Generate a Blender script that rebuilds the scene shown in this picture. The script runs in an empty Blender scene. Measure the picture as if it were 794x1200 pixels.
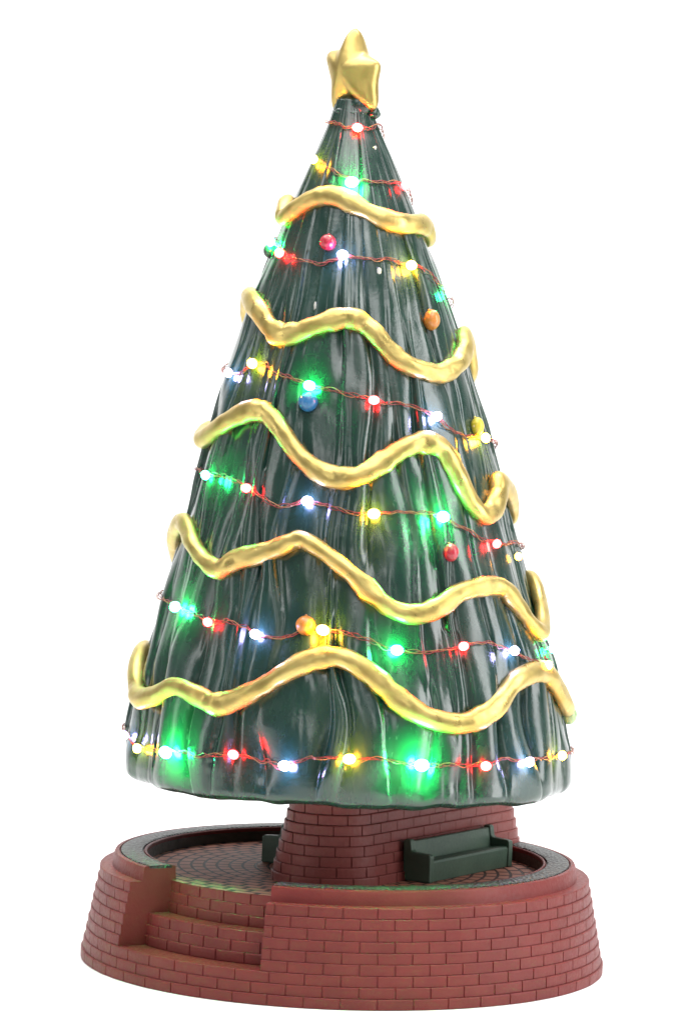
import bpy, bmesh, math, random
import numpy as np
from mathutils import Vector, Matrix

random.seed(7)
rng = np.random.default_rng(11)
U = 0.00025            # metres per working unit (a 29 cm tall table decoration)
sc = bpy.context.scene
PI = math.pi

# ------------------------------------------------------------------ camera
cam_d = bpy.data.cameras.new('camera')
cam = bpy.data.objects.new('camera', cam_d)
sc.collection.objects.link(cam)
sc.camera = cam
pitch, yaw, roll = math.radians(1.92083), math.radians(-0.32626), math.radians(1.9)
f = Vector((math.sin(yaw) * math.cos(pitch), math.cos(yaw) * math.cos(pitch), -math.sin(pitch)))
r0 = f.cross(Vector((0, 0, 1))).normalized()
u0 = r0.cross(f)
rv = math.cos(roll) * r0 + math.sin(roll) * u0
uv = -math.sin(roll) * r0 + math.cos(roll) * u0
M = Matrix((rv, uv, -f)).transposed().to_4x4()
M.translation = Vector((0, -3600 * U, 648 * U))
cam.matrix_world = M
cam_d.sensor_fit = 'VERTICAL'
cam_d.sensor_height = 24.0
cam_d.lens = 24.0 * 3600.0 / 1200.0
cam_d.clip_start = 0.01
cam_d.clip_end = 100.0

# ------------------------------------------------------------------ world, lamps, exposure
w = bpy.data.worlds.new('World')
sc.world = w
w.use_nodes = True
bg = w.node_tree.nodes['Background']
bg.inputs['Color'].default_value = (1.0, 1.0, 1.0, 1)
bg.inputs['Strength'].default_value = 0.22


def softbox(name, loc, aim, sx, sy, radiance, col=(1, 1, 1)):
    l = bpy.data.lights.new(name, 'AREA')
    l.shape = 'RECTANGLE'
    l.size, l.size_y = sx * U, sy * U
    l.energy = radiance * PI * sx * sy * U * U
    l.color = col
    o = bpy.data.objects.new(name, l)
    sc.collection.objects.link(o)
    o.location = Vector(loc) * U
    o.rotation_euler = (Vector(aim) - Vector(loc)).to_track_quat('-Z', 'Y').to_euler()
    return o


softbox('overhead_softbox', (0, -200, 2600), (0, 0, 300), 2400, 2400, 4.0)
softbox('right_softbox', (1850, -500, 1000), (0, 0, 450), 800, 2000, 6.5)
softbox('left_softbox', (-1850, -600, 900), (0, 0, 450), 300, 1900, 3.6)
softbox('front_softbox', (500, -1900, 2700), (0, 0, 400), 1500, 1000, 4.4)
softbox('front_left_panel', (-650, -3300, 1900), (0, 0, 400), 620, 1000, 3.4)
softbox('front_right_panel', (1050, -3100, 1700), (0, 0, 400), 450, 1200, 3.6)
softbox('backdrop_softbox', (0, 900, 3600), (0, 2300, 900), 5200, 1200, 7.0)

sc.view_settings.view_transform = 'Standard'
sc.view_settings.look = 'None'
sc.view_settings.exposure = 0.0
sc.view_settings.gamma = 1.0
sc.render.engine = 'CYCLES'
sc.cycles.use_denoising = True
sc.cycles.caustics_reflective = False
sc.cycles.caustics_refractive = False
sc.cycles.sample_clamp_indirect = 6.0
sc.cycles.max_bounces = 8


# ------------------------------------------------------------------ helpers
def mesh_obj(name, V, F, mat, parent=None, smooth=True, label=None):
    me = bpy.data.meshes.new(name)
    V = np.asarray(V, dtype=float) * U
    me.from_pydata([tuple(v) for v in V], [], [tuple(int(i) for i in q) for q in F])
    me.validate()
    me.update()
    if mat:
        for m in (mat if isinstance(mat, (list, tuple)) else [mat]):
            me.materials.append(m)
    if smooth:
        me.polygons.foreach_set('use_smooth', [True] * len(me.polygons))
    o = bpy.data.objects.new(name, me)
    sc.collection.objects.link(o)
    if parent:
        o.parent = parent
    if label:
        o['label'] = label
    return o


def root(name, label, cat, group=None):
    o = bpy.data.objects.new(name, None)
    o.empty_display_size = 0.01
    sc.collection.objects.link(o)
    return tag(o, label, cat, group)


def tag(o, label, cat, group=None, kind=None):
    o['label'] = label
    o['category'] = cat
    if group:
        o['group'] = group
    if kind:
        o['kind'] = kind
    return o


def sharpen(o, deg=35):
    me = o.data
    bm = bmesh.new()
    bm.from_mesh(me)
    for e in bm.edges:
        if len(e.link_faces) == 2:
            e.smooth = e.calc_face_angle(0) < math.radians(deg)
    bm.to_mesh(me)
    bm.free()


def outward(o):
    me = o.data
    bm = bmesh.new()
    bm.from_mesh(me)
    bmesh.ops.remove_doubles(bm, verts=bm.verts, dist=1e-7)
    bmesh.ops.recalc_face_normals(bm, faces=bm.faces)
    bm.to_mesh(me)
    bm.free()


class Geo:
    """collects vertices and faces of one mesh"""
    def __init__(s):
        s.V, s.F = [], []

    def grid(s, P, close_u=False, close_v=False):
        P = np.asarray(P, float)
        n, m = P.shape[:2]
        b = len(s.V)
        s.V += [tuple(p) for p in P.reshape(-1, 3)]
        for i in range(n if close_u else n - 1):
            for j in range(m if close_v else m - 1):
                i2, j2 = (i + 1) % n, (j + 1) % m
                s.F.append((b + i * m + j, b + i2 * m + j, b + i2 * m + j2, b + i * m + j2))

    def poly(s, pts):
        b = len(s.V)
        s.V += [tuple(p) for p in pts]
        s.F.append(tuple(range(b, b + len(pts))))

    def box(s, lo, hi, fn):
        b = len(s.V)
        for z in (lo[2], hi[2]):
            for (x, y) in ((lo[0], lo[1]), (hi[0], lo[1]), (hi[0], hi[1]), (lo[0], hi[1])):
                s.V.append(tuple(fn(x, y, z)))
        for q in ((0, 3, 2, 1), (4, 5, 6, 7), (0, 1, 5, 4), (1, 2, 6, 5), (2, 3, 7, 6), (3, 0, 4, 7)):
            s.F.append(tuple(b + i for i in q))

    def prism(s, prof, a, c, fn):
        """profile (d, z) extruded along l from a to c"""
        n = len(prof)
        b = len(s.V)
        for l in (a, c):
            for d, z in prof:
                s.V.append(tuple(fn(l, d, z)))
        s.F.append(tuple(b + i for i in range(n)))
        s.F.append(tuple(b + n + i for i in reversed(range(n))))
        for i in range(n):
            j = (i + 1) % n
            s.F.append((b + i, b + n + i, b + n + j, b + j))

    def build(s, name, mat, parent=None, smooth=False, label=None):
        return mesh_obj(name, s.V, s.F, mat, parent, smooth, label)


def bevel(o, wdt, seg=2):
    b = o.modifiers.new('bevel', 'BEVEL')
    b.width = wdt * U
    b.segments = seg
    b.limit_method = 'ANGLE'
    b.angle_limit = math.radians(40)


def noise1(x, seed, period=None):
    """smooth 1-D value noise on arrays, -1..1"""
    x = np.asarray(x, float)
    i = np.floor(x).astype(int)
    t = x - i
    t = t * t * (3 - 2 * t)

    def h(k):
        if period:
            k = k % period
        return (np.sin(k * 127.1 + seed * 311.7) * 43758.5453) % 1.0 * 2 - 1
    return h(i) * (1 - t) + h(i + 1) * t


# ------------------------------------------------------------------ materials
def new_mat(name):
    m = bpy.data.materials.new(name)
    m.use_nodes = True
    nt = m.node_tree
    return m, nt, nt.nodes['Principled BSDF']


def N(nt, typ, **kw):
    n = nt.nodes.new(typ)
    for k, v in kw.items():
        setattr(n, k, v)
    return n


def coords(nt, scale=(1, 1, 1)):
    tc = N(nt, 'ShaderNodeTexCoord')
    mp = N(nt, 'ShaderNodeMapping')
    mp.inputs['Scale'].default_value = tuple(s / U for s in scale)
    nt.links.new(tc.outputs['Object'], mp.inputs['Vector'])
    return mp.outputs['Vector']


def noise_node(nt, vec, scale, detail=4, rough=.55):
    n = N(nt, 'ShaderNodeTexNoise')
    n.inputs['Scale'].default_value = scale
    n.inputs['Detail'].default_value = detail
    n.inputs['Roughness'].default_value = rough
    nt.links.new(vec, n.inputs['Vector'])
    return n.outputs['Fac']


def ramp(nt, fac, stops):
    r = N(nt, 'ShaderNodeValToRGB')
    while len(r.color_ramp.elements) < len(stops):
        r.color_ramp.elements.new(0.5)
    for e, (p, c) in zip(r.color_ramp.elements, stops):
        e.position = p
        e.color = (c[0], c[1], c[2], 1) if isinstance(c, (tuple, list)) else (c, c, c, 1)
    nt.links.new(fac, r.inputs['Fac'])
    return r.outputs['Color']


def bump(nt, bsdf, height, dist, strength=1.0, prev=None):
    b = N(nt, 'ShaderNodeBump')
    b.inputs['Strength'].default_value = strength
    b.inputs['Distance'].default_value = dist * U
    nt.links.new(height, b.inputs['Height'])
    if prev is not None:
        nt.links.new(prev, b.inputs['Normal'])
    nt.links.new(b.outputs['Normal'], bsdf.inputs['Normal'])
    return b.outputs['Normal']


def mat_simple(name, c1, c2, rough, scale, metal=0.0, bdist=0.4, bscale=None, rough2=None, spec=0.5, coat=0.0, stretch=(1, 1, 1)):
    m, nt, b = new_mat(name)
    v = coords(nt, stretch)
    n1 = noise_node(nt, v, scale)
    nt.links.new(ramp(nt, n1, [(0.35, c1), (0.65, c2)]), b.inputs['Base Color'])
    b.inputs['Metallic'].default_value = metal
    b.inputs['Specular IOR Level'].default_value = spec
    b.inputs['Coat Weight'].default_value = coat
    b.inputs['Coat Roughness'].default_value = 0.2
    n2 = noise_node(nt, v, bscale or scale * 3, 5)
    if rough2 is not None:
        nt.links.new(ramp(nt, n2, [(0.35, rough), (0.65, rough2)]), b.inputs['Roughness'])
    else:
        b.inputs['Roughness'].default_value = rough
    if bdist:
        bump(nt, b, n2, bdist)
    return m


m_white, nt_, b_ = new_mat('white_paper')
b_.inputs['Base Color'].default_value = (0.93, 0.93, 0.93, 1)
b_.inputs['Roughness'].default_value = 0.9
b_.inputs['Specular IOR Level'].default_value = 0.1
bump(nt_, b_, noise_node(nt_, coords(nt_), 0.05), 0.1, 0.2)

m_brick = mat_simple('red_brick_plastic', (0.14, 0.021, 0.0185), (0.168, 0.027, 0.0235), 0.45, 0.02, bdist=0.35, bscale=0.25, rough2=0.6, spec=0.3)
m_pedestal = mat_simple('pedestal_brick_plastic', (0.185, 0.038, 0.032), (0.22, 0.047, 0.04), 0.45, 0.02, bdist=0.35, bscale=0.25, rough2=0.6, spec=0.4)
m_bench = mat_simple('dark_green_plastic', (0.05, 0.088, 0.062), (0.064, 0.108, 0.075), 0.4, 0.03, bdist=0.3, bscale=0.3, rough2=0.55)
m_gold = mat_simple('gold_paint', (0.45, 0.335, 0.095), (0.58, 0.445, 0.15), 0.27, 0.035, metal=0.8, bdist=0.8, bscale=0.06, rough2=0.46)
m_gold_star = mat_simple('gold_star_paint', (0.43, 0.31, 0.095), (0.5, 0.375, 0.125), 0.32, 0.03, metal=0.82, bdist=0.8, bscale=0.06, rough2=0.45)
m_wire = mat_simple('red_wire', (0.2, 0.018, 0.018), (0.3, 0.03, 0.022), 0.35, 0.05, bdist=0)
m_wire2 = mat_simple('copper_wire', (0.36, 0.16, 0.07), (0.42, 0.2, 0.1), 0.35, 0.05, metal=0.6, bdist=0)

m_recess = mat_simple('dark_recess_plastic', (0.035, 0.036, 0.028), (0.06, 0.055, 0.042), 0.4, 0.03, bdist=0.4, bscale=0.2, rough2=0.55)  # near-black tone for the recess wall, darker than the red coping
# the rim's black pebbled inlay
m_mat, nt_, b_ = new_mat('black_pebbled_plastic')
v_ = coords(nt_)
vo = N(nt_, 'ShaderNodeTexVoronoi')
vo.inputs['Scale'].default_value = 0.22
nt_.links.new(v_, vo.inputs['Vector'])
nt_.links.new(ramp(nt_, noise_node(nt_, v_, 0.15), [(0.3, (0.022, 0.024, 0.022)), (0.7, (0.05, 0.052, 0.047))]), b_.inputs['Base Color'])
b_.inputs['Roughness'].default_value = 0.45
bump(nt_, b_, vo.outputs['Distance'], 3.5, 1.0)

# the plaza's concentric pavers
m_floor, nt_, b_ = new_mat('paved_plastic')
tc = N(nt_, 'ShaderNodeTexCoord')
sp = N(nt_, 'ShaderNodeSeparateXYZ')
nt_.links.new(tc.outputs['Object'], sp.inputs[0])


def math_node(nt, op, a, b=None):
    n = N(nt, 'ShaderNodeMath', operation=op)
    for i, x in enumerate((a, b)):
        if x is None:
            continue
        if isinstance(x, (int, float)):
            n.inputs[i].default_value = x
        else:
            nt.links.new(x, n.inputs[i])
    return n.outputs[0]


sq = math_node(nt_, 'ADD', math_node(nt_, 'MULTIPLY', sp.outputs[0], sp.outputs[0]), math_node(nt_, 'MULTIPLY', sp.outputs[1], sp.outputs[1]))
rad = math_node(nt_, 'SQRT', sq)
ang = math_node(nt_, 'ARCTAN2', sp.outputs[0], sp.outputs[1])
cb = N(nt_, 'ShaderNodeCombineXYZ')
nt_.links.new(math_node(nt_, 'MULTIPLY', ang, 7.0), cb.inputs[0])
nt_.links.new(math_node(nt_, 'MULTIPLY', rad, 1.0 / (15.0 * U)), cb.inputs[1])
bk = N(nt_, 'ShaderNodeTexBrick')
bk.inputs['Scale'].default_value = 1.0
bk.inputs['Brick Width'].default_value = 1.0
bk.inputs['Row Height'].default_value = 1.0
bk.inputs['Mortar Size'].default_value = 0.12
bk.inputs['Mortar Smooth'].default_value = 0.22
bk.inputs['Color1'].default_value = (0.4, 0.165, 0.12, 1)
bk.inputs['Color2'].default_value = (0.46, 0.195, 0.14, 1)
bk.inputs['Mortar'].default_value = (0.055, 0.028, 0.022, 1)
nt_.links.new(cb.outputs[0], bk.inputs['Vector'])
nt_.links.new(bk.outputs['Color'], b_.inputs['Base Color'])
b_.inputs['Roughness'].default_value = 0.6
b_.inputs['Specular IOR Level'].default_value = 0.2
inv = math_node(nt_, 'SUBTRACT', 1.0, bk.outputs['Fac'])
bump(nt_, b_, inv, 3.0, 1.0)

# the tree's glossy dark green resin
m_tree, nt_, b_ = new_mat('dark_green_resin')
v_ = coords(nt_)
vs = coords(nt_, (1, 1, 0.3))
n1 = noise_node(nt_, v_, 0.012, 3)
nt_.links.new(ramp(nt_, n1, [(0.3, (0.006, 0.028, 0.02)), (0.7, (0.011, 0.042, 0.03))]), b_.inputs['Base Color'])
n2 = noise_node(nt_, vs, 0.045, 6, .62)
nt_.links.new(ramp(nt_, n2, [(0.38, 0.17), (0.68, 0.36)]), b_.inputs['Roughness'])
b_.inputs['Specular IOR Level'].default_value = 0.7
b_.inputs['Coat Weight'].default_value = 0.22
b_.inputs['Coat Roughness'].default_value = 0.12
pb = bump(nt_, b_, noise_node(nt_, vs, 0.022, 2, .45), 4.0, 0.6)
bump(nt_, b_, noise_node(nt_, v_, 0.13, 4, .6), 0.5, 0.7, pb)


def mat_ball(name, c):
    return mat_simple(name, tuple(x * 0.85 for x in c), c, 0.2, 0.1, bdist=0.4, bscale=0.15, rough2=0.35, coat=0.3)


m_ball = {'red': mat_ball('red_gloss', (0.45, 0.025, 0.045)), 'orange': mat_ball('orange_gloss', (0.62, 0.22, 0.035)),
          'blue': mat_ball('blue_gloss', (0.025, 0.16, 0.36)), 'dark': mat_ball('charcoal_gloss', (0.03, 0.035, 0.035)),
          'green': mat_ball('pale_green_gloss', (0.35, 0.5, 0.25)), 'yellow': mat_ball('yellow_gloss', (0.62, 0.5, 0.03))}


def mat_bulb(name, col, strength):
    m, nt, b = new_mat(name)
    b.inputs['Base Color'].default_value = (0.8, 0.8, 0.8, 1)
    b.inputs['Roughness'].default_value = 0.1
    b.inputs['Emission Color'].default_value = (*col, 1)
    b.inputs['Emission Strength'].default_value = strength
    return m


LED = {'r': ((1.0, 0.005, 0.006), 'red'), 'g': ((0.012, 1.0, 0.2), 'green'),
       'w': ((0.42, 0.37, 1.0), 'cool white'), 'y': ((1.0, 0.37, 0.014), 'warm yellow')}

# ------------------------------------------------------------------ setting: white table and sweep
g = Geo()
prof = [(-9000, 0), (1500, 0)]
for a in np.linspace(0, PI / 2, 13)[1:]:
    prof.append((1500 + 1200 * math.sin(a), 1200 - 1200 * math.cos(a)))
prof.append((2700, 4200))
P = np.array([[(x, y, z) for (y, z) in prof] for x in np.linspace(-5000, 5000, 5)])
g.grid(P)
bd = g.build('backdrop', m_white, smooth=True)
tag(bd, 'seamless plain white studio surface under and behind the tree', 'backdrop', kind='structure')

# ------------------------------------------------------------------ brick base
base = root('brick_base', 'round red brick plaza base with steps, black rim and raised brick pedestal', 'display base')
PITCH, NC = 12.0, 9
TH_R = math.radians(-17.0)


def polar(r, th, z):
    return (r * math.sin(th), -r * math.cos(th), z)


def th_left(r):
    q = (-36 + math.sqrt(36 * 36 - 5 * (1296 - r * r))) / 2.5     # the cheek's plane cuts the ring here
    return 2 * PI - math.atan2(q, 36 + 0.5 * q)


def brick_columns(nb, groove, lo=None, hi=None, extra=2):
    """fractions along the course with groove edges at every half brick; returns s, half-index (or -1)"""
    s, idx = [], []
    n = nb * 2
    for k in range(n):
        c = k / n
        for d in (-groove, -groove * .55, groove * .55, groove):
            s.append(c + d / 1.0)
            idx.append(k if abs(d) < groove * .9 else -1)
        for j in range(1, extra + 1):
            s.append(c + (1 / n) * j / (extra + 1))
            idx.append(-1)
    o = np.argsort(s)
    return np.array(s)[o], np.array(idx)[o]


def course_profile(k, top=False):
    # (z fraction, outward offset, groove factor)
    return [(0.0, 0.0, 0.3), (0.04, 0.5, 1), (0.86, 0.25, 1), (0.95, -0.1, 0.8), (1.0, -0.7, 0.2)]


def r_course(k):
    return 305.5 - 2.35 * k - (0 if k else -0.6)


bs, bidx = brick_columns(48, 0.95 / 1900)
bth = bs * 2 * PI
wob = noise1(np.arange(len(bth)) * 0.35, 3)


def wall_rows(ks, jit=0):
    rows = []
    for k in ks:
        for zf, off, gf in course_profile(k):
            gro = np.where((bidx >= 0) & ((bidx + k) % 2 == 0), 1.1 * gf, 0.0)
            r = r_course(k) + off - gro + 0.25 * noise1(bth * 20 + k * 7.3, 5 + k)
            if k == 0 and zf < 0.5:
                r = r - (2.5 if zf == 0 else 0.6)
            rows.append((r, PITCH * (k + zf)))
    return rows


wall = Geo()
foot = wall_rows(range(3))
foot.append((np.full(len(bth), 296.0), PITCH * 3 - 0.05))
P = np.array([[polar(r[i], bth[i], z) for i in range(len(bth))] for r, z in foot])
wall.grid(P, close_v=True)
# close the foot's underside
wall.poly([polar(302.4, t, 0.2) for t in np.linspace(0, 2 * PI, 160, endpoint=False)])
upper = wall_rows(range(3, NC))
upper.append((np.full(len(bth), 268.0), PITCH * NC))
rows = []
sel = None
thg = np.concatenate([bth - 0, bth + 2 * PI])
ii = np.concatenate([np.arange(len(bth))] * 2)
msk = (thg > TH_R - 0.02 + 0) & (thg < 2 * PI)
# angles run from the right cheek, round the front and back, to the left cheek
order = [i for i in range(len(thg)) if TH_R < thg[i] < 2 * PI - 0.8]
order = [i for i in range(len(bth)) if bth[i] - 2 * PI > TH_R] + [i for i in range(len(bth)) if bth[i] < 2 * PI - 0.8]
tho = np.array([bth[i] - 2 * PI if bth[i] - 2 * PI > TH_R else bth[i] for i in order])
P = []
capL, capR = [], []
for r, z in upper:
    row = [polar(r[order[0]], TH_R, z)]
    rl = float(np.median(r)) if np.ptp(r) < 5 else float(r.mean())
    tl = th_left(rl)
    for i, t in zip(order, tho):
        tt = min(t, tl)
        rr = r[i] if t < tl else rl
        row.append(polar(rr, tt, z))
    row.append(polar(rl, tl, z))
    P.append(row)
    capL.append((rl, z))
    capR.append((rl, z))
wall.grid(np.array(P))


def cheek(g, prof, z0, rin):
    """flat end faces of the wall at both sides of the stair"""
    pr = prof + [(rin, prof[-1][1]), (rin, z0)]
    g.poly([polar(r, th_left(r), z) for r, z in pr])
    g.poly([polar(r, TH_R, z) for r, z in reversed(pr)])


cheek(wall, capL, PITCH * 3 - 0.4, 231.0)
o = wall.build('brick_wall', m_brick, base, smooth=False)

# coping: red band, lip, recess wall
ZC = PITCH * NC
cop_prof = [(272.5, ZC - 0.5), (271.5, ZC + 3), (270.5, ZC + 13.5), (269.2, ZC + 16.2), (267.0, ZC + 17.0), (264.5, ZC + 16.6), (263.6, ZC + 14.2), (263.4, ZC + 13.9)]
in_prof = [(235.6, ZC + 13.9), (235.4, ZC + 15.5), (234.9, ZC + 16.6), (233.4, ZC + 16.7), (232.2, ZC + 15.8), (231.8, ZC + 13), (231.9, ZC + 12)]
rec_prof = [(231.9, ZC + 12), (231.2, ZC - 0.5)]


def arc(prof, n=260):
    P = []
    for r, z in prof:
        tl = th_left(r)
        P.append([polar(r, TH_R + (tl - TH_R) * j / (n - 1), z) for j in range(n)])
    return np.array(P)


cop = Geo()
full = cop_prof + in_prof
cop.grid(arc(full))
full2 = full + [(231.2, ZC - 0.5)]
cop.poly([polar(r, th_left(r), z) for r, z in full2])
cop.poly([polar(r, TH_R, z) for r, z in reversed(full2)])
o = cop.build('coping', m_brick, base, smooth=True)
outward(o)
sharpen(o, 40)
rec = Geo()
rec.grid(arc(rec_prof))
rec.build('recess_wall', m_recess, base, smooth=True, label='dark inner wall round the sunken plaza')
ins = Geo()
ins_prof = [(262.8, ZC + 14.1), (262.6, ZC + 16.8), (261.6, ZC + 17.4), (250, ZC + 17.5), (238.6, ZC + 17.4), (237.4, ZC + 16.8), (237.2, ZC + 14.1)]
P = arc(ins_prof)
ins.grid(P)
ins.poly([polar(r, th_left(r), z) for r, z in ins_prof])
ins.poly([polar(r, TH_R, z) for r, z in reversed(ins_prof)])
o = ins.build('rim_inlay', m_mat, base, smooth=True, label='black pebbled inlay ring on the rim')
outward(o)
sharpen(o, 40)

# plaza floor
fl = Geo()
nr = 24
P = np.array([[polar(r, t, ZC) for t in np.linspace(0, 2 * PI, 181)[:-1]] for r in np.linspace(236.2, 1.0, nr)])
fl.grid(P, close_v=True)
o = fl.build('plaza_floor', m_floor, base, smooth=False, label='plaza floor of concentric pavers')


# steps
def step(r_out, r_in, k0, nb, name='step', floor_top=False):
    g = Geo()
    s, idx = brick_columns(nb, 0.95 / (2 * PI * r_out))
    th = s * 2 * PI - 2 * PI * 0
    th = np.where(th > PI, th - 2 * PI, th)
    sel = np.argsort(th)
    sel = [i for i in sel if math.radians(-68) < th[i] < math.radians(-12)]
    rows = []
    for k in range(3):
        for zf, off, gf in course_profile(k):
            row = []
            for i in sel:
                gro = 1.5 * gf if (idx[i] >= 0 and (idx[i] + k) % 2 == 0) else 0.0
                row.append(polar(r_out + (2 - k) * 1.6 + off - gro, th[i], ZZ(k0, k, zf)))
            rows.append(row)
    if not floor_top:
        rows.append([polar(r_in, th[i], ZZ(k0, 2, 1.0)) for i in sel])
    g.grid(np.array(rows))
    return g.build(name, m_brick, base, smooth=False)


def ZZ(k0, k, zf):
    return PITCH * (k0 + k + zf)


step(236.3, 230, 6, 42, floor_top=True)
step(264, 236, 3, 46)
# lowest tread, on top of the foot courses
tr = Geo()
P = np.array([[polar(r, t, 35.7) for t in np.radians(np.linspace(-68, -12, 60))] for r in (299.2, 262)])
tr.grid(P)
tr.build('tread', m_brick, base)

# pedestal: long rounded brick plinth set diagonally
u2 = np.array([0.55, 0.835])
v2 = np.array([0.835, -0.55])
pc = np.array([66.0, 40.0])


def stadium(b, n, half=151.0):
    """points, evenly by arc length"""
    per = 4 * half + 2 * PI * b
    out = []
    for s in n:
        d = (s % 1.0) * per
        if d < 2 * half:
            p = (-half + d, b); 
        elif d < 2 * half + PI * b:
            a = (d - 2 * half) / b
            p = (half + b * math.sin(a), b * math.cos(a))
        elif d < 4 * half + PI * b:
            p = (half - (d - 2 * half - PI * b), -b)
        else:
            a = (d - 4 * half - PI * b) / b
            p = (-half - b * math.sin(a), -b * math.cos(a))
        q = pc + u2 * p[0] + v2 * p[1]
        out.append(q)
    return np.array(out)


ped = Geo()
ps, pidx = brick_columns(27, 0.95 / 1010)
PP = 11.6
rows = []
for k in range(10):
    for zf, off, gf in course_profile(k):
        gro = np.where((pidx >= 0) & ((pidx + k) % 2 == 0), 1.5 * gf, 0.0)
        b0 = 67.0 - 2.4 * k + off
        q0 = stadium(b0, ps, 151 - 0.4 * k)
        q1 = stadium(b0 - 1.5 * 1.0, ps, 151 - 0.4 * k)
        q = np.where(gro[:, None] > 0, q0 + (q1 - q0) * (gro[:, None] / 1.5), q0)
        rr = np.hypot(q[:, 0], q[:, 1])
        q = q * np.minimum(1.0, (274.0 - 1.3 * k) / rr)[:, None]
        rows.append([(x, y, ZC - 1 + PP * (k + zf)) for x, y in q])
ped.grid(np.array(rows), close_v=True)
ped.poly([p for p in rows[-1]])
ped.build('pedestal', m_pedestal, base, label='raised brick pedestal under the tree')


# ------------------------------------------------------------------ benches
def bench(label, side, d_back, l0, l1):
    t = root('bench', label, 'bench', 'green benches beside the pedestal')
    L = l1 - l0

    def fn(l, d, z):
        q = u2 * (l0 + l) + v2 * side * (d_back + d)
        return (q[0], q[1], ZC + 0.15 + z)
    prof_end = [(0, 0), (37, 0), (37, 30), (35, 32), (14, 33.5), (11.5, 36), (10, 46), (8, 47.5), (2, 47.5), (0, 46)]
    for a, c in ((0, 9), (L - 9, L)):
        g = Geo()
        g.prism(prof_end, a, c, fn)
        o = g.build('end_panel', m_bench, t)
        outward(o)
        bevel(o, 1.4)
    g = Geo()
    g.prism([(3, 22), (12, 22), (8.5, 45), (3, 45)], 8.8, L - 8.8, fn)
    o = g.build('backrest', m_bench, t)
    outward(o)
    bevel(o, 1.2)
    g = Geo()
    g.prism([(4, 0), (34.5, 0), (35.5, 22), (34, 24.5), (30, 25), (13, 23), (4, 23)], 8.7, L - 8.7, fn)
    o = g.build('seat', m_bench, t)
    outward(o)
    bevel(o, 0.9)
    q = u2 * (l0 + L / 2) + v2 * side * (d_back + 18)
    base_at(t, (q[0], q[1], ZC))
    return t


def base_at(t, loc):
    """put the Empty at the thing's base without moving its parts"""
    loc = Vector(loc) * U
    t.location = loc
    for c in t.children:
        if c.type == 'MESH':
            c.data.transform(Matrix.Translation(-loc))


bench('green bench on the paved plaza against the front right of the brick pedestal', 1, 97, -26, 160)
bench('green bench mostly hidden behind the left side of the brick pedestal', -1, 62, -30, 152)

# ------------------------------------------------------------------ tree body
LEAN = (6.03, -0.0258)
PROF = [(205, 255.5), (223.6, 258.5), (255.8, 257.5), (294.0, 251.0), (337.3, 241.0), (372.4, 232.5), (397.4, 225.0), (441.5, 212.3), (471.6, 203),
        (510.7, 191), (542.7, 182.5), (585.8, 171.5), (646.6, 155.0), (667.5, 149.0), (708.3, 135.5), (771.4, 114.0), (812.2, 99.0),
        (837.1, 89.0), (883.8, 70), (912.7, 57.0), (950.3, 40.5), (976.3, 28.5), (993.1, 23.0), (1010, 17)]
pz = np.array([p[0] for p in PROF])
pr_ = np.array([p[1] for p in PROF])


def R0(z):
    z = np.asarray(z, float)
    return (np.interp(z - 8, pz, pr_) + np.interp(z + 8, pz, pr_) + np.interp(z, pz, pr_)) / 3


def ax(z):
    return LEAN[0] + LEAN[1] * z


NT = 1000
tht = np.linspace(-PI, PI, NT, endpoint=False)


def fold_layer(nc, seed, z, amp, power=2.2):
    """pleats hanging down the tree: rounded panels between creases that wander"""
    rg = np.random.default_rng(seed)
    c0 = (np.arange(nc) + rg.uniform(-.48, .48, nc)) / nc * 2 * PI - PI
    seeds = rg.uniform(0, 100, (nc, 4))
    out = np.zeros((len(z), NT))
    for iz, zz in enumerate(z):
        w1 = np.array([noise1(zz / 95.0 + s[0], s[1]) for s in seeds])
        c = c0 + w1 * 0.30 * 2 * PI / nc
        c = np.sort(c)
        am = 0.72 + 0.55 * np.array([noise1(zz / 120.0 + s[2], s[1] + 5) for s in seeds])
        of = 0.45 * np.array([noise1(zz / 150.0 + s[3], s[1] + 9) for s in seeds])
        dp = np.clip(0.62 - 0.25 * max(0.0, (zz - 600) / 400.0) + 0.85 * np.array([noise1(zz / 70.0 + s[0] * 2, s[1] + 13) for s in seeds]), 0.3, 1.15)
        ci = np.arange(nc)
        jt = (seeds[:, 0] * 3.3) % 1.0
        fade = np.ones(nc)
        fade = np.where(ci % 2 == 1, np.clip((600 + 150 * jt - zz) / 110, 0, 1), fade)
        fade = np.where(ci % 4 == 2, np.clip((800 + 100 * jt - zz) / 90, 0, 1), fade)
        dp = dp * fade
        of = of * (0.3 + 0.7 * fade)
        k = np.searchsorted(c, tht, side='right') - 1
        kn = (k + 1) % nc
        k = k % nc
        a0 = c[k]
        a1 = c[kn]
        wd = (a1 - a0) % (2 * PI)
        t = ((tht - a0) % (2 * PI)) / np.maximum(wd, 1e-5)
        sk = 0.35 + 0.3 * ((seeds[k, 3] * 7.7) % 1.0)
        x = np.where(t < sk, t / sk - 1, (t - sk) / (1 - sk))
        arch = (1 - np.abs(x) ** power) ** 0.75
        win = np.clip(np.minimum(t, 1 - t) / 0.12, 0, 1)
        win = win * win * (3 - 2 * win)
        dl = dp[k] * (1 - t) + dp[kn] * t
        out[iz] = amp[iz] * (am[k] * (arch - 1) * dl + of[k] * win)
    return out


zt = np.concatenate([np.linspace(1008, 222, 380)])
wide = np.clip((1010 - zt) / 790.0, 0, 1)
A1 = 3.4 + 12.5 * wide ** 0.75
body = R0(zt)[:, None] + 1.5 + fold_layer(38, 21, zt, A1 * np.clip((zt - 205) / 60.0, 0.4, 1), 1.9) + fold_layer(48, 5, zt, 0.25 + 1.0 * wide, 2.2)
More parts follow.
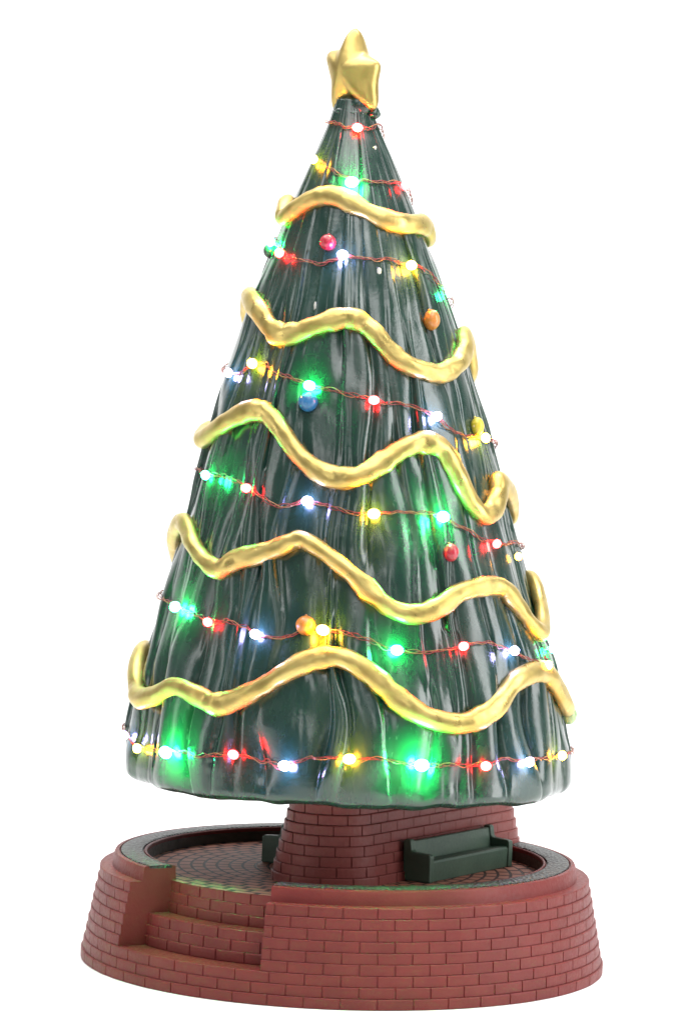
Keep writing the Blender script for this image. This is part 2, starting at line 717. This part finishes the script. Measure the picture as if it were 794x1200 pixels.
# swags of resin gather under the garlands: broad soft swellings
for s in range(6):
    body += (1.4 * wide * noise1(zt / 60.0, 40 + s))[:, None] * np.cos((s + 3) * tht + s * 1.7)[None, :]
# irregular hand-modelled lumps
for s in range(26):
    rg_ = np.random.default_rng(900 + s)
    kx, kz = rg_.uniform(5, 16), rg_.uniform(28, 80)
    body += (0.75 * (0.3 + 0.7 * wide) * noise1(zt / kz + s, 60 + s))[:, None] * np.sin(round(kx) * tht + rg_.uniform(0, 6) + 1.5 * noise1(tht * 3 / PI * 2, 70 + s, 12))[None, :]
# soften the deepest creases so that they stay open grooves
for _ in range(2):
    body = (np.roll(body, 1, 1) + 2 * body + np.roll(body, -1, 1)) / 4
body[1:-1] = (body[:-2] + 2 * body[1:-1] + body[2:]) / 4
hem = 211 + 2.0 * noise1((tht + PI) / (2 * PI) * 26, 3, 26) + 2.0 * noise1((tht + PI) / (2 * PI) * 60, 8, 60)


def tree_point(r, th, z):
    return np.stack([ax(z) + r * np.sin(th), -r * np.cos(th), z + 0 * th], -1)


rowsP = []
last = body[-1]
# closed tip
for rr, z in ((0.02, 1016), (0.4, 1014.5), (0.75, 1011)):
    rowsP.append(tree_point(body[0] * rr, tht, np.full(NT, float(z))))
for iz, z in enumerate(zt):
    rowsP.append(tree_point(body[iz], tht, np.full(NT, z)))
sm = np.convolve(np.concatenate([last[-40:], last, last[:40]]), np.ones(41) / 41, 'same')[40:-40]
for a in np.linspace(0, PI / 2, 9)[1:]:
    k = 14.0
    zc = 222 - (222 - hem) * math.sin(a)
    rowsP.append(tree_point(last * (1 - 0.6 * math.sin(a)) + 0.6 * math.sin(a) * sm - k * (1 - math.cos(a)), tht, zc))
for q, zz in ((0.9, 212.0), (0.72, 214.0), (0.4, 214.0), (0.01, 214.0)):
    rowsP.append(tree_point(sm * q, tht, np.full(NT, zz) + 0))
Pt = np.array(rowsP)
n, mcol = Pt.shape[:2]
idxs = np.arange(n * mcol).reshape(n, mcol)
a_ = idxs[:-1]
b_i = idxs[1:]
quads = np.stack([a_, b_i, np.roll(b_i, -1, 1), np.roll(a_, -1, 1)], -1).reshape(-1, 4)
me = bpy.data.meshes.new('tree_body')
me.vertices.add(n * mcol)
me.vertices.foreach_set('co', (Pt.reshape(-1) * U))
me.loops.add(quads.size)
me.loops.foreach_set('vertex_index', quads.reshape(-1))
me.polygons.add(len(quads))
me.polygons.foreach_set('loop_start', np.arange(0, quads.size, 4))
me.polygons.foreach_set('loop_total', np.full(len(quads), 4))
me.polygons.foreach_set('use_smooth', np.ones(len(quads), bool))
me.update()
me.validate()
me.materials.append(m_tree)
tree = root('christmas_tree', 'glossy dark green cone shaped christmas tree with draped folds, standing on the pedestal', 'christmas tree')
tb = bpy.data.objects.new('foliage', me)
sc.collection.objects.link(tb)
tb.parent = tree

zr = zt[::-1]
br = body[::-1]


def surf(th, z):
    """radius of the folded surface at an angle (radians) and height"""
    th = (th + PI) % (2 * PI) - PI
    fz = np.interp(z, zr, np.arange(len(zr)))
    i = int(min(max(fz, 0), len(zr) - 2))
    t = fz - i
    j = int(round((th + PI) / (2 * PI) * NT)) % NT
    return float(br[i, j] * (1 - t) + br[i + 1, j] * t)


def surf_soft(th, z, spread=0.05):
    return max(surf(th + d, z) for d in np.linspace(-spread, spread, 7))


def at_tree(th, z, off=0.0, soft=True):
    r = (surf_soft(th, z) if soft else surf(th, z)) + off
    return np.array([ax(z) + r * math.sin(th), -r * math.cos(th), z])


# tip tufts of green between the star's feet
def blob(name, c, rx, ry, rz, mat, parent=None, lump=0.0, seed=0, nu=20, nv=14, rot=None):
    P = []
    for j in range(nv + 1):
        a = PI * j / nv
        row = []
        for i in range(nu):
            b = 2 * PI * i / nu
            d = np.array([math.sin(a) * math.cos(b), math.sin(a) * math.sin(b), math.cos(a)])
            k = 1 + lump * (math.sin(3 * d[0] + seed) * math.cos(4 * d[1] + 2 * seed) + 0.5 * math.sin(5 * d[2] + seed))
            p = d * np.array([rx, ry, rz]) * k
            if rot is not None:
                p = np.array(rot @ Vector(p))
            row.append(p + c)
        P.append(row)
    g = Geo()
    g.grid(np.array(P), close_v=True)
    o = g.build(name, mat, parent, smooth=True)
    outward(o)
    return o


for (x, y, z, rx, rz) in ((-11, -15, 1001, 15, 13), (3, -11, 993, 10, 9), (-31, -10, 993, 11, 8), (-18, -16, 990, 14, 9)):
    blob('tip_tuft', np.array([x, y, z]), rx, 9, rz, m_tree, tree, lump=0.12, seed=x)

# chipped paint and glue spots the maker left on the resin
m_chip = mat_simple('bare_resin', (0.5, 0.5, 0.45), (0.62, 0.6, 0.54), 0.5, 0.1, bdist=0.3)
for th, z, rx, rz in ((17.5, 806, 3.2, 3.8), (53.5, 496, 3.6, 6.0), (38, 951, 2.2, 2.6), (-20.5, 763, 1.6, 5), (-44, 645, 2, 3)):
    t = math.radians(th)
    rot = Matrix.Rotation(t, 3, 'Z')
    blob('paint_chip', at_tree(t, z, 0.2, soft=False), rx, 1.3, rz, m_chip, tree, lump=0.25, seed=th, nu=12, nv=8, rot=rot)

# ------------------------------------------------------------------ star topper
SO = [(2, 57), (16, 20), (38, 9), (33, -13), (36, -51), (8, -30), (-25, -51), (-25, -13), (-39, 25), (-14, 26)]
phis = np.array([math.atan2(z, s) for s, z in SO])
rads = np.array([math.hypot(s, z) for s, z in SO])
o_ = np.argsort(phis)
phis, rads = phis[o_], rads[o_]
ph = np.linspace(-PI, PI, 220, endpoint=False)


def star_r(p):
    # straight star edges between the outline's corners
    k = np.searchsorted(phis, p) % len(phis)
    k0 = (k - 1) % len(phis)
    A = np.array([rads[k0] * math.cos(phis[k0]), rads[k0] * math.sin(phis[k0])])
    Bq = np.array([rads[k] * math.cos(phis[k]), rads[k] * math.sin(phis[k])])
    d = np.array([math.cos(p), math.sin(p)])
    e = Bq - A
    den = d[0] * e[1] - d[1] * e[0]
    return (A[0] * e[1] - A[1] * e[0]) / den


sr = np.array([star_r(p) for p in ph])
ker = np.hanning(21)
ker /= ker.sum()
sr = np.convolve(np.concatenate([sr[-20:], sr, sr[:20]]), ker, 'same')[20:-20]
sr *= 1.05
yaw_s = math.radians(-40)
sx, sy = np.array([math.cos(yaw_s), math.sin(yaw_s)]), np.array([math.sin(yaw_s), -math.cos(yaw_s)])
cs = np.array([-21.0, 0.0, 1041.0])
rowsS = []
q = np.concatenate([np.linspace(0.0, 1, 26) ** 0.8])
prof_h = lambda s: 27.0 * (1 - s ** 1.75) ** 0.58
for s in q:
    rowsS.append([(s, prof_h(s))] * 1)
for s in q[::-1][1:]:
    rowsS.append([(s, -prof_h(s))] * 1)
P = []
for ((s, h),) in rowsS:
    row = []
    for p, r in zip(ph, sr):
        # arms stay thick towards their tips
        hh = h * (1 - s * 0.3 * (1 - min(1.0, 30.0 / r)))
        a = s * r * math.cos(p)
        c = s * r * math.sin(p)
        pt = cs + np.array([sx[0] * a + sy[0] * hh, sx[1] * a + sy[1] * hh, c])
        row.append(pt)
    P.append(row)
g = Geo()
g.grid(np.array(P), close_v=True)
star = g.build('star_topper', m_gold_star, smooth=True)
outward(star)
tag(star, 'puffy gold five pointed star on the tip of the tree', 'star')

# ------------------------------------------------------------------ garlands
GP = {
 1: [(-71.8, 868.7), (-57.6, 875.9), (-39.2, 887.3), (-22.1, 892.2), (-5.7, 887.5), (12.6, 875.4), (30.2, 865.8), (50.0, 862.8), (78.5, 864.6)],
 2: [(-84.0, 776.1), (-60.7, 759.8), (-48.1, 741.8), (-38.8, 731.1), (-28.7, 732.4), (-17.8, 741.7), (-7.0, 749.2), (1.6, 749.8), (10.1, 738.8), (18.0, 717.3), (25.6, 701.7), (36.3, 694.0), (46.5, 692.9), (60.0, 705.5), (71.9, 722.9), (82, 739)],
 3: [(-82.3, 607.2), (-63.5, 623.1), (-52.7, 636.5), (-42.9, 643.0), (-35.0, 638.8), (-26.8, 618.3), (-18.9, 593.4), (-10.5, 576.3), (-2.9, 571.4), (4.6, 576.0), (12.5, 590.9), (21.0, 606.8), (30.2, 613.2), (37.6, 606.0), (42.2, 581.4), (46.8, 552.9), (52.6, 534.6), (59, 538.3), (66, 555.5), (71, 569.0)],
 4: [(-77.0, 511.0), (-62.2, 490.7), (-53.0, 473.2), (-44.1, 463.6), (-37.9, 475.4), (-30.3, 482.5), (-23.3, 491.3), (-16.5, 501.8), (-10.6, 494.2), (-2.3, 474.9), (5.4, 450.8), (11.4, 431.9), (18.9, 424.0), (27.1, 431.6), (35.2, 447.3), (46.1, 454.3), (54.2, 450.8), (59.6, 433.0), (66.0, 407.9), (73, 400.7)],
 5: [(-72.8, 312.9), (-61.5, 314.9), (-51.9, 329.4), (-42.8, 323.4), (-36.4, 316.4), (-31.3, 321.0), (-24.3, 336.2), (-17.5, 354.6), (-10.8, 370.0), (-5.2, 375.6), (0.5, 371.9), (7.2, 354.3), (13.7, 329.9), (20.1, 313.6), (28.2, 305.9), (34.7, 309.8), (42.7, 325.3), (51.0, 349.1), (63.2, 357.7), (70.8, 347.0), (77, 328.8)],
}
GBACK = {1: [(100, 852), (125, 858), (155, 878), (185, 872), (215, 860), (245, 876), (268, 886)],
         2: [(98, 722), (112, 692), (135, 705), (160, 748), (185, 742), (210, 706), (235, 720), (256, 762)],
         3: [(90, 548), (105, 530), (125, 560), (150, 612), (175, 600), (200, 552), (225, 560), (250, 618)],
         4: [(84, 424), (98, 452), (115, 430), (140, 405), (165, 440), (190, 490), (215, 470), (240, 445), (262, 482)],
         5: [(86, 308), (100, 320), (120, 352), (145, 330), (170, 306), (195, 330), (220, 358), (245, 345), (268, 355)]}
GW = {1: 12.0, 2: 12.2, 3: 12.6, 4: 11.4, 5: 12.4}
GL = {1: 'topmost wavy gold garland draped round the tree just below the star',
      2: 'second wavy gold garland from the top, dipping at right below the orange ball',
      3: 'middle wavy gold garland crossing the tree below the blue ball',
      4: 'fourth wavy gold garland from the top, just below the red ball at right',
      5: 'lowest wavy gold garland, draped just above the bottom row of lights'}


def catmull(P, n, closed=True):
    P = np.asarray(P, float)
    N_ = len(P)
    out = []
    for i in range(N_ if closed else N_ - 1):
        p0, p1, p2, p3 = (P[(i - 1) % N_] if closed or i else P[0]), P[i], P[(i + 1) % N_], (P[(i + 2) % N_] if closed or i + 2 < N_ else P[-1])
        for t in np.linspace(0, 1, n, endpoint=False):
            out.append(0.5 * ((2 * p1) + (-p0 + p2) * t + (2 * p0 - 5 * p1 + 4 * p2 - p3) * t * t + (-p0 + 3 * p1 - 3 * p2 + p3) * t ** 3))
    return np.array(out)


def sweep(path, frames, radii, nseg=18, seed=0):
    P = []
    for i in range(len(path)):
        a, b = frames[i]
        ra, rb = radii[i]
        row = []
        for j in range(nseg):
            t = 2 * PI * j / nseg
            row.append(path[i] + a * ra * math.cos(t) + b * rb * math.sin(t))
        P.append(row)
    return np.array(P)


for k in range(1, 6):
    ctl3 = []
    for th, z in GP[k] + GBACK[k]:
        t = math.radians(th)
        ctl3.append(np.array([ax(z) + (R0(z) + 4.0) * math.sin(t), -(R0(z) + 4.0) * math.cos(t), z]))
    path = catmull(ctl3, 10)
    # keep the rope on the tree between its control points
    for i in range(len(path)):
        x, y, z = path[i]
        t = math.atan2(x - ax(z), -y)
        rr = R0(z) + 3.6 + 4.0 * min(1.0, max(0.0, (abs(math.sin(t)) - 0.75) / 0.2))
        path[i] = (ax(z) + rr * math.sin(t), -rr * math.cos(t), z)
    n = len(path)
    frames, radii = [], []
    for i in range(n):
        tan = path[(i + 1) % n] - path[i - 1]
        tan /= np.linalg.norm(tan)
        x, y, z = path[i]
        out = np.array([x - ax(z), y, 0.28 * np.hypot(x - ax(z), y)])
        out -= tan * (out @ tan)
        out /= np.linalg.norm(out)
        sd = np.cross(tan, out)
        wv = GW[k] * (1 + 0.15 * noise1(i * 0.14, k * 3 + 1) + 0.07 * noise1(i * 0.33, k * 5 + 2))
        hv = 9.6 * (1 + 0.16 * noise1(i * 0.17, k * 7 + 3))
        frames.append((out, sd))
        radii.append((hv, wv))
    Pg = sweep(path, frames, radii, 24)
    cen = path[:, None, :]
    ii_ = np.arange(n)[:, None]
    jj_ = np.arange(24)[None, :]
    lump = 1 + 0.03 * noise1(ii_ * 0.21 + 3 * np.sin(2 * PI * jj_ / 24), k * 11 + 1) + 0.028 * noise1(ii_ * 0.33 + 2.2 * np.cos(2 * PI * jj_ / 24 + 1), k * 13 + 2)
    Pg = cen + (Pg - cen) * lump[:, :, None]
    g = Geo()
    g.grid(Pg, close_u=True, close_v=True)
    o = g.build('garland', m_gold, smooth=True)
    outward(o)
    tag(o, GL[k], 'garland', 'wavy gold garlands on the tree')

# ------------------------------------------------------------------ ornament balls
BALLS = [('red', -17.0, 837.3, 9.5, 9.5, 'shiny red ball near the top of the tree, below the topmost garland'),
         ('orange', 46.5, 752.9, 9.5, 12, 'oval orange ball at the right of the tree above the second garland'),
         ('blue', -17.8, 654.7, 11, 11, 'blue ball hanging under a green light on the left of the tree'),
         ('red', 33.4, 492.0, 8.5, 10.5, 'small red ball beneath a green light, just above the fourth garland at right'),
         ('orange', -12.3, 408.3, 11, 11, 'round orange ball beside a yellow light low on the tree'),
         ('dark', -82.0, 829.2, 7.5, 8.5, 'dark grey ball at the upper left edge of the tree'),
         ('green', 88.0, 298.6, 10, 11, 'pale green ball sticking out at the lower right edge of the tree'),
         ('yellow', 62.9, 633.0, 8, 11, 'yellow ball at the right edge of the tree, above a yellow light')]
for c, th, z, rx, rz, lab in BALLS:
    t = math.radians(th)
    p = at_tree(t, z, rx * 0.35)
    b = blob('ornament_ball', p, rx, rx, rz, m_ball[c], None, lump=0.015, seed=th, nu=28, nv=18)
    tag(b, lab, 'ornament', 'painted balls on the tree')
    cap = blob('hook', at_tree(t, z + rz * 0.93, rx * 0.3), 1.7, 1.7, 1.9, m_ball[c], b, nu=10, nv=6)

# ------------------------------------------------------------------ string of lights
string = root('light_string', 'twisted red wire string of small coloured lights wound round the tree', 'string lights')
ROWS = [
 [('r', 8.0, 973.2, 1)],
 [('y', -52.1, 935.5, 1), ('g', -0.5, 907.9, 2.4), ('r', 63.7, 908.5, .7)],
 [('g', -74, 839.3, 1.6), ('r', -53.0, 824.5, 1.2), ('w', -5.6, 822.9, 1), ('y', 39.5, 814.6, 1.5), ('g', 72.0, 787.1, 1)],
 [('w', -67.7, 685.4, 1), ('y', -49.9, 696.5, 1.6), ('g', -17.4, 673.0, 1.6), ('r', 9.3, 659.0, 1), ('w', 35.7, 643.1, 1), ('y', 64.7, 620.4, 1.5)],
 [('g', -59.2, 567.5, 1.2), ('r', -37.5, 555.7, 1), ('w', -14.6, 544.5, 1), ('y', 8.0, 532.9, 1.6), ('g', 31.2, 531.6, 2.4), ('r', 55.7, 500.9, .9), ('y', 70.0, 485.3, .3)],
 [('g', -59.8, 417.2, 2.2), ('r', -42.6, 404.9, 1), ('w', -26.1, 396.1, 1), ('y', -6.9, 404.7, 1.9), ('g', 13.2, 385.0, 1.8), ('r', 32.5, 389.6, .9), ('w', 50.7, 383.1, 1), ('y', 65.7, 363.8, 1.3), ('g', 77.1, 379.1, .8)],
 [('w', -76, 263.4, .5), ('y', -67.3, 252.7, 1.3), ('g', -47.6, 258.8, 4.5), ('r', -28.4, 264.3, 1.2), ('w', -14.9, 256.7, 1.3), ('y', 0.4, 268.3, 1.6), ('g', 17.7, 262.1, 4.5), ('r', 34.8, 259.6, 1.2), ('w', 48.5, 261.1, 1.2), ('y', 66.4, 261.6, 1.2)],
]
WIRE = [
 [(-95, 983), (-42.8, 980.3), (-24.0, 976.0), (8.1, 972.3), (33.9, 973.3), (71.2, 979.2)],
 [(-52.8, 934.7), (-29.8, 924.9), (-12.3, 916.8), (0.3, 912), (25.9, 910.4), (63.1, 909.4)],
 [(-74, 838), (-50.9, 824.5), (-37.1, 816.3), (-20.8, 813.5), (-5.6, 821.9), (10.3, 818.9), (22.0, 819.9), (40.1, 815.7), (57.0, 807.5), (70.8, 790.2)],
 [(-68.8, 685.4), (-50.5, 696.6), (-32.1, 685.6), (-17.5, 673.0), (-7.4, 670.0), (9.4, 659.0), (21.2, 655.3), (36.0, 643.1), (46.5, 624.6), (65.5, 620.4)],
 [(-59.8, 567.5), (-37.7, 555.7), (-23.9, 538.5), (-14.7, 544.5), (-2.7, 535.5), (8.0, 532.9), (21.0, 534.8), (31.4, 531.5), (43.2, 515.5), (56.2, 500.8), (76, 499.7)],
 [(-60.3, 417.1), (-42.9, 404.8), (-34.1, 407.1), (-26.2, 396.0), (-18.7, 395.0), (-6.9, 404.6), (2.8, 397.7), (13.3, 384.9), (21.8, 383.3), (32.7, 389.5), (42.1, 392.5), (51.0, 382.9), (66.3, 363.6), (77, 378)],
 [(-76, 262), (-68.0, 252.4), (-47.9, 259.6), (-37.4, 259.7), (-28.6, 264.1), (-20.4, 258.7), (-14.9, 256.6), (-7.6, 267.6), (0.4, 268.2), (8.9, 267.3), (17.8, 262.0), (26.4, 260.6), (34.9, 259.5), (42.0, 265.5), (48.8, 260.9), (67.0, 261.3), (95, 258)],
]
pts = []
for i, rw in enumerate(WIRE):
    pts += [(th + 360 * i, z) for th, z in rw]
    if i < len(WIRE) - 1:   # round the back to the next row
        a, b = pts[-1], (WIRE[i + 1][0][0] + 360 * (i + 1), WIRE[i + 1][0][1])
        for t in (0.25, 0.5, 0.75):
            pts.append((a[0] + (b[0] - a[0]) * t, a[1] + (b[1] - a[1]) * t - 6 * math.sin(PI * t)))
dense = catmull(pts, 26, closed=False)
path = []
for i, (th, z) in enumerate(dense):
    t = math.radians(th)
    z2 = z + 1.6 * noise1(i * 0.12, 4) + 0.9 * noise1(i * 0.31, 6)
    p = at_tree(t, z2, 3.2)
    path.append(p)
path = np.array(path)
for _ in range(4):
    path[1:-1] = (path[:-2] + 2 * path[1:-1] + path[2:]) / 4
n = len(path)
# resample evenly
seg = np.linalg.norm(np.diff(path, axis=0), axis=1)
cum = np.concatenate([[0], np.cumsum(seg)])
ds = np.arange(0, cum[-1], 2.6)
path = np.stack([np.interp(ds, cum, path[:, c]) for c in range(3)], 1)
tan = np.gradient(path, axis=0)
tan /= np.linalg.norm(tan, axis=1)[:, None]
gw = Geo()
for strand in range(3):
    sp_ = []
    fr = []
    for i in range(len(path)):
        x, y, z = path[i]
        out = np.array([x - ax(z), y, 0])
        out -= tan[i] * (out @ tan[i])
        out /= np.linalg.norm(out)
        sd = np.cross(tan[i], out)
        loose = 1.2 + 2.2 * max(0, noise1(i * 0.07, 12 + strand))
        a = ds[i] / 6.5 + strand * 2 * PI / 3
        sp_.append(path[i] + (out * math.cos(a) + sd * math.sin(a)) * loose)
        fr.append((out, sd))
    rad_w = 0.52
    Pw = sweep(sp_, fr, [(rad_w, rad_w)] * len(sp_), 6)
    g1 = Geo()
    g1.grid(Pw, close_v=True)
    g1.build('wire', m_wire if strand < 2 else m_wire2, string, smooth=True, label=None if strand < 2 else 'copper coloured strand')

E_BASE = {'r': 130.0, 'g': 220.0, 'w': 150.0, 'y': 200.0}
mats = {}
for i, rw in enumerate(ROWS):
    for c, th, z, pw in rw:
        t = math.radians(th)
        p = at_tree(t, z, 6.5 + min(6.0, 1.3 * pw))
        key = (c, pw)
        if key not in mats:
            mats[key] = mat_bulb('lit_%s_light' % LED[c][1].replace(' ', '_'), LED[c][0], E_BASE[c] * pw)
        tang = Vector((math.cos(t), math.sin(t), random.uniform(-.25, .25))).normalized()
        rot = tang.to_track_quat('X', 'Z').to_matrix()
        s = 0.98 + 0.16 * min(pw, 3)
        o = blob('bulb', p, 5.6 * s, 4.0 * s, 4.4 * s, mats[key], string, nu=14, nv=10, rot=rot)
        o['label'] = 'lit %s light' % LED[c][1]
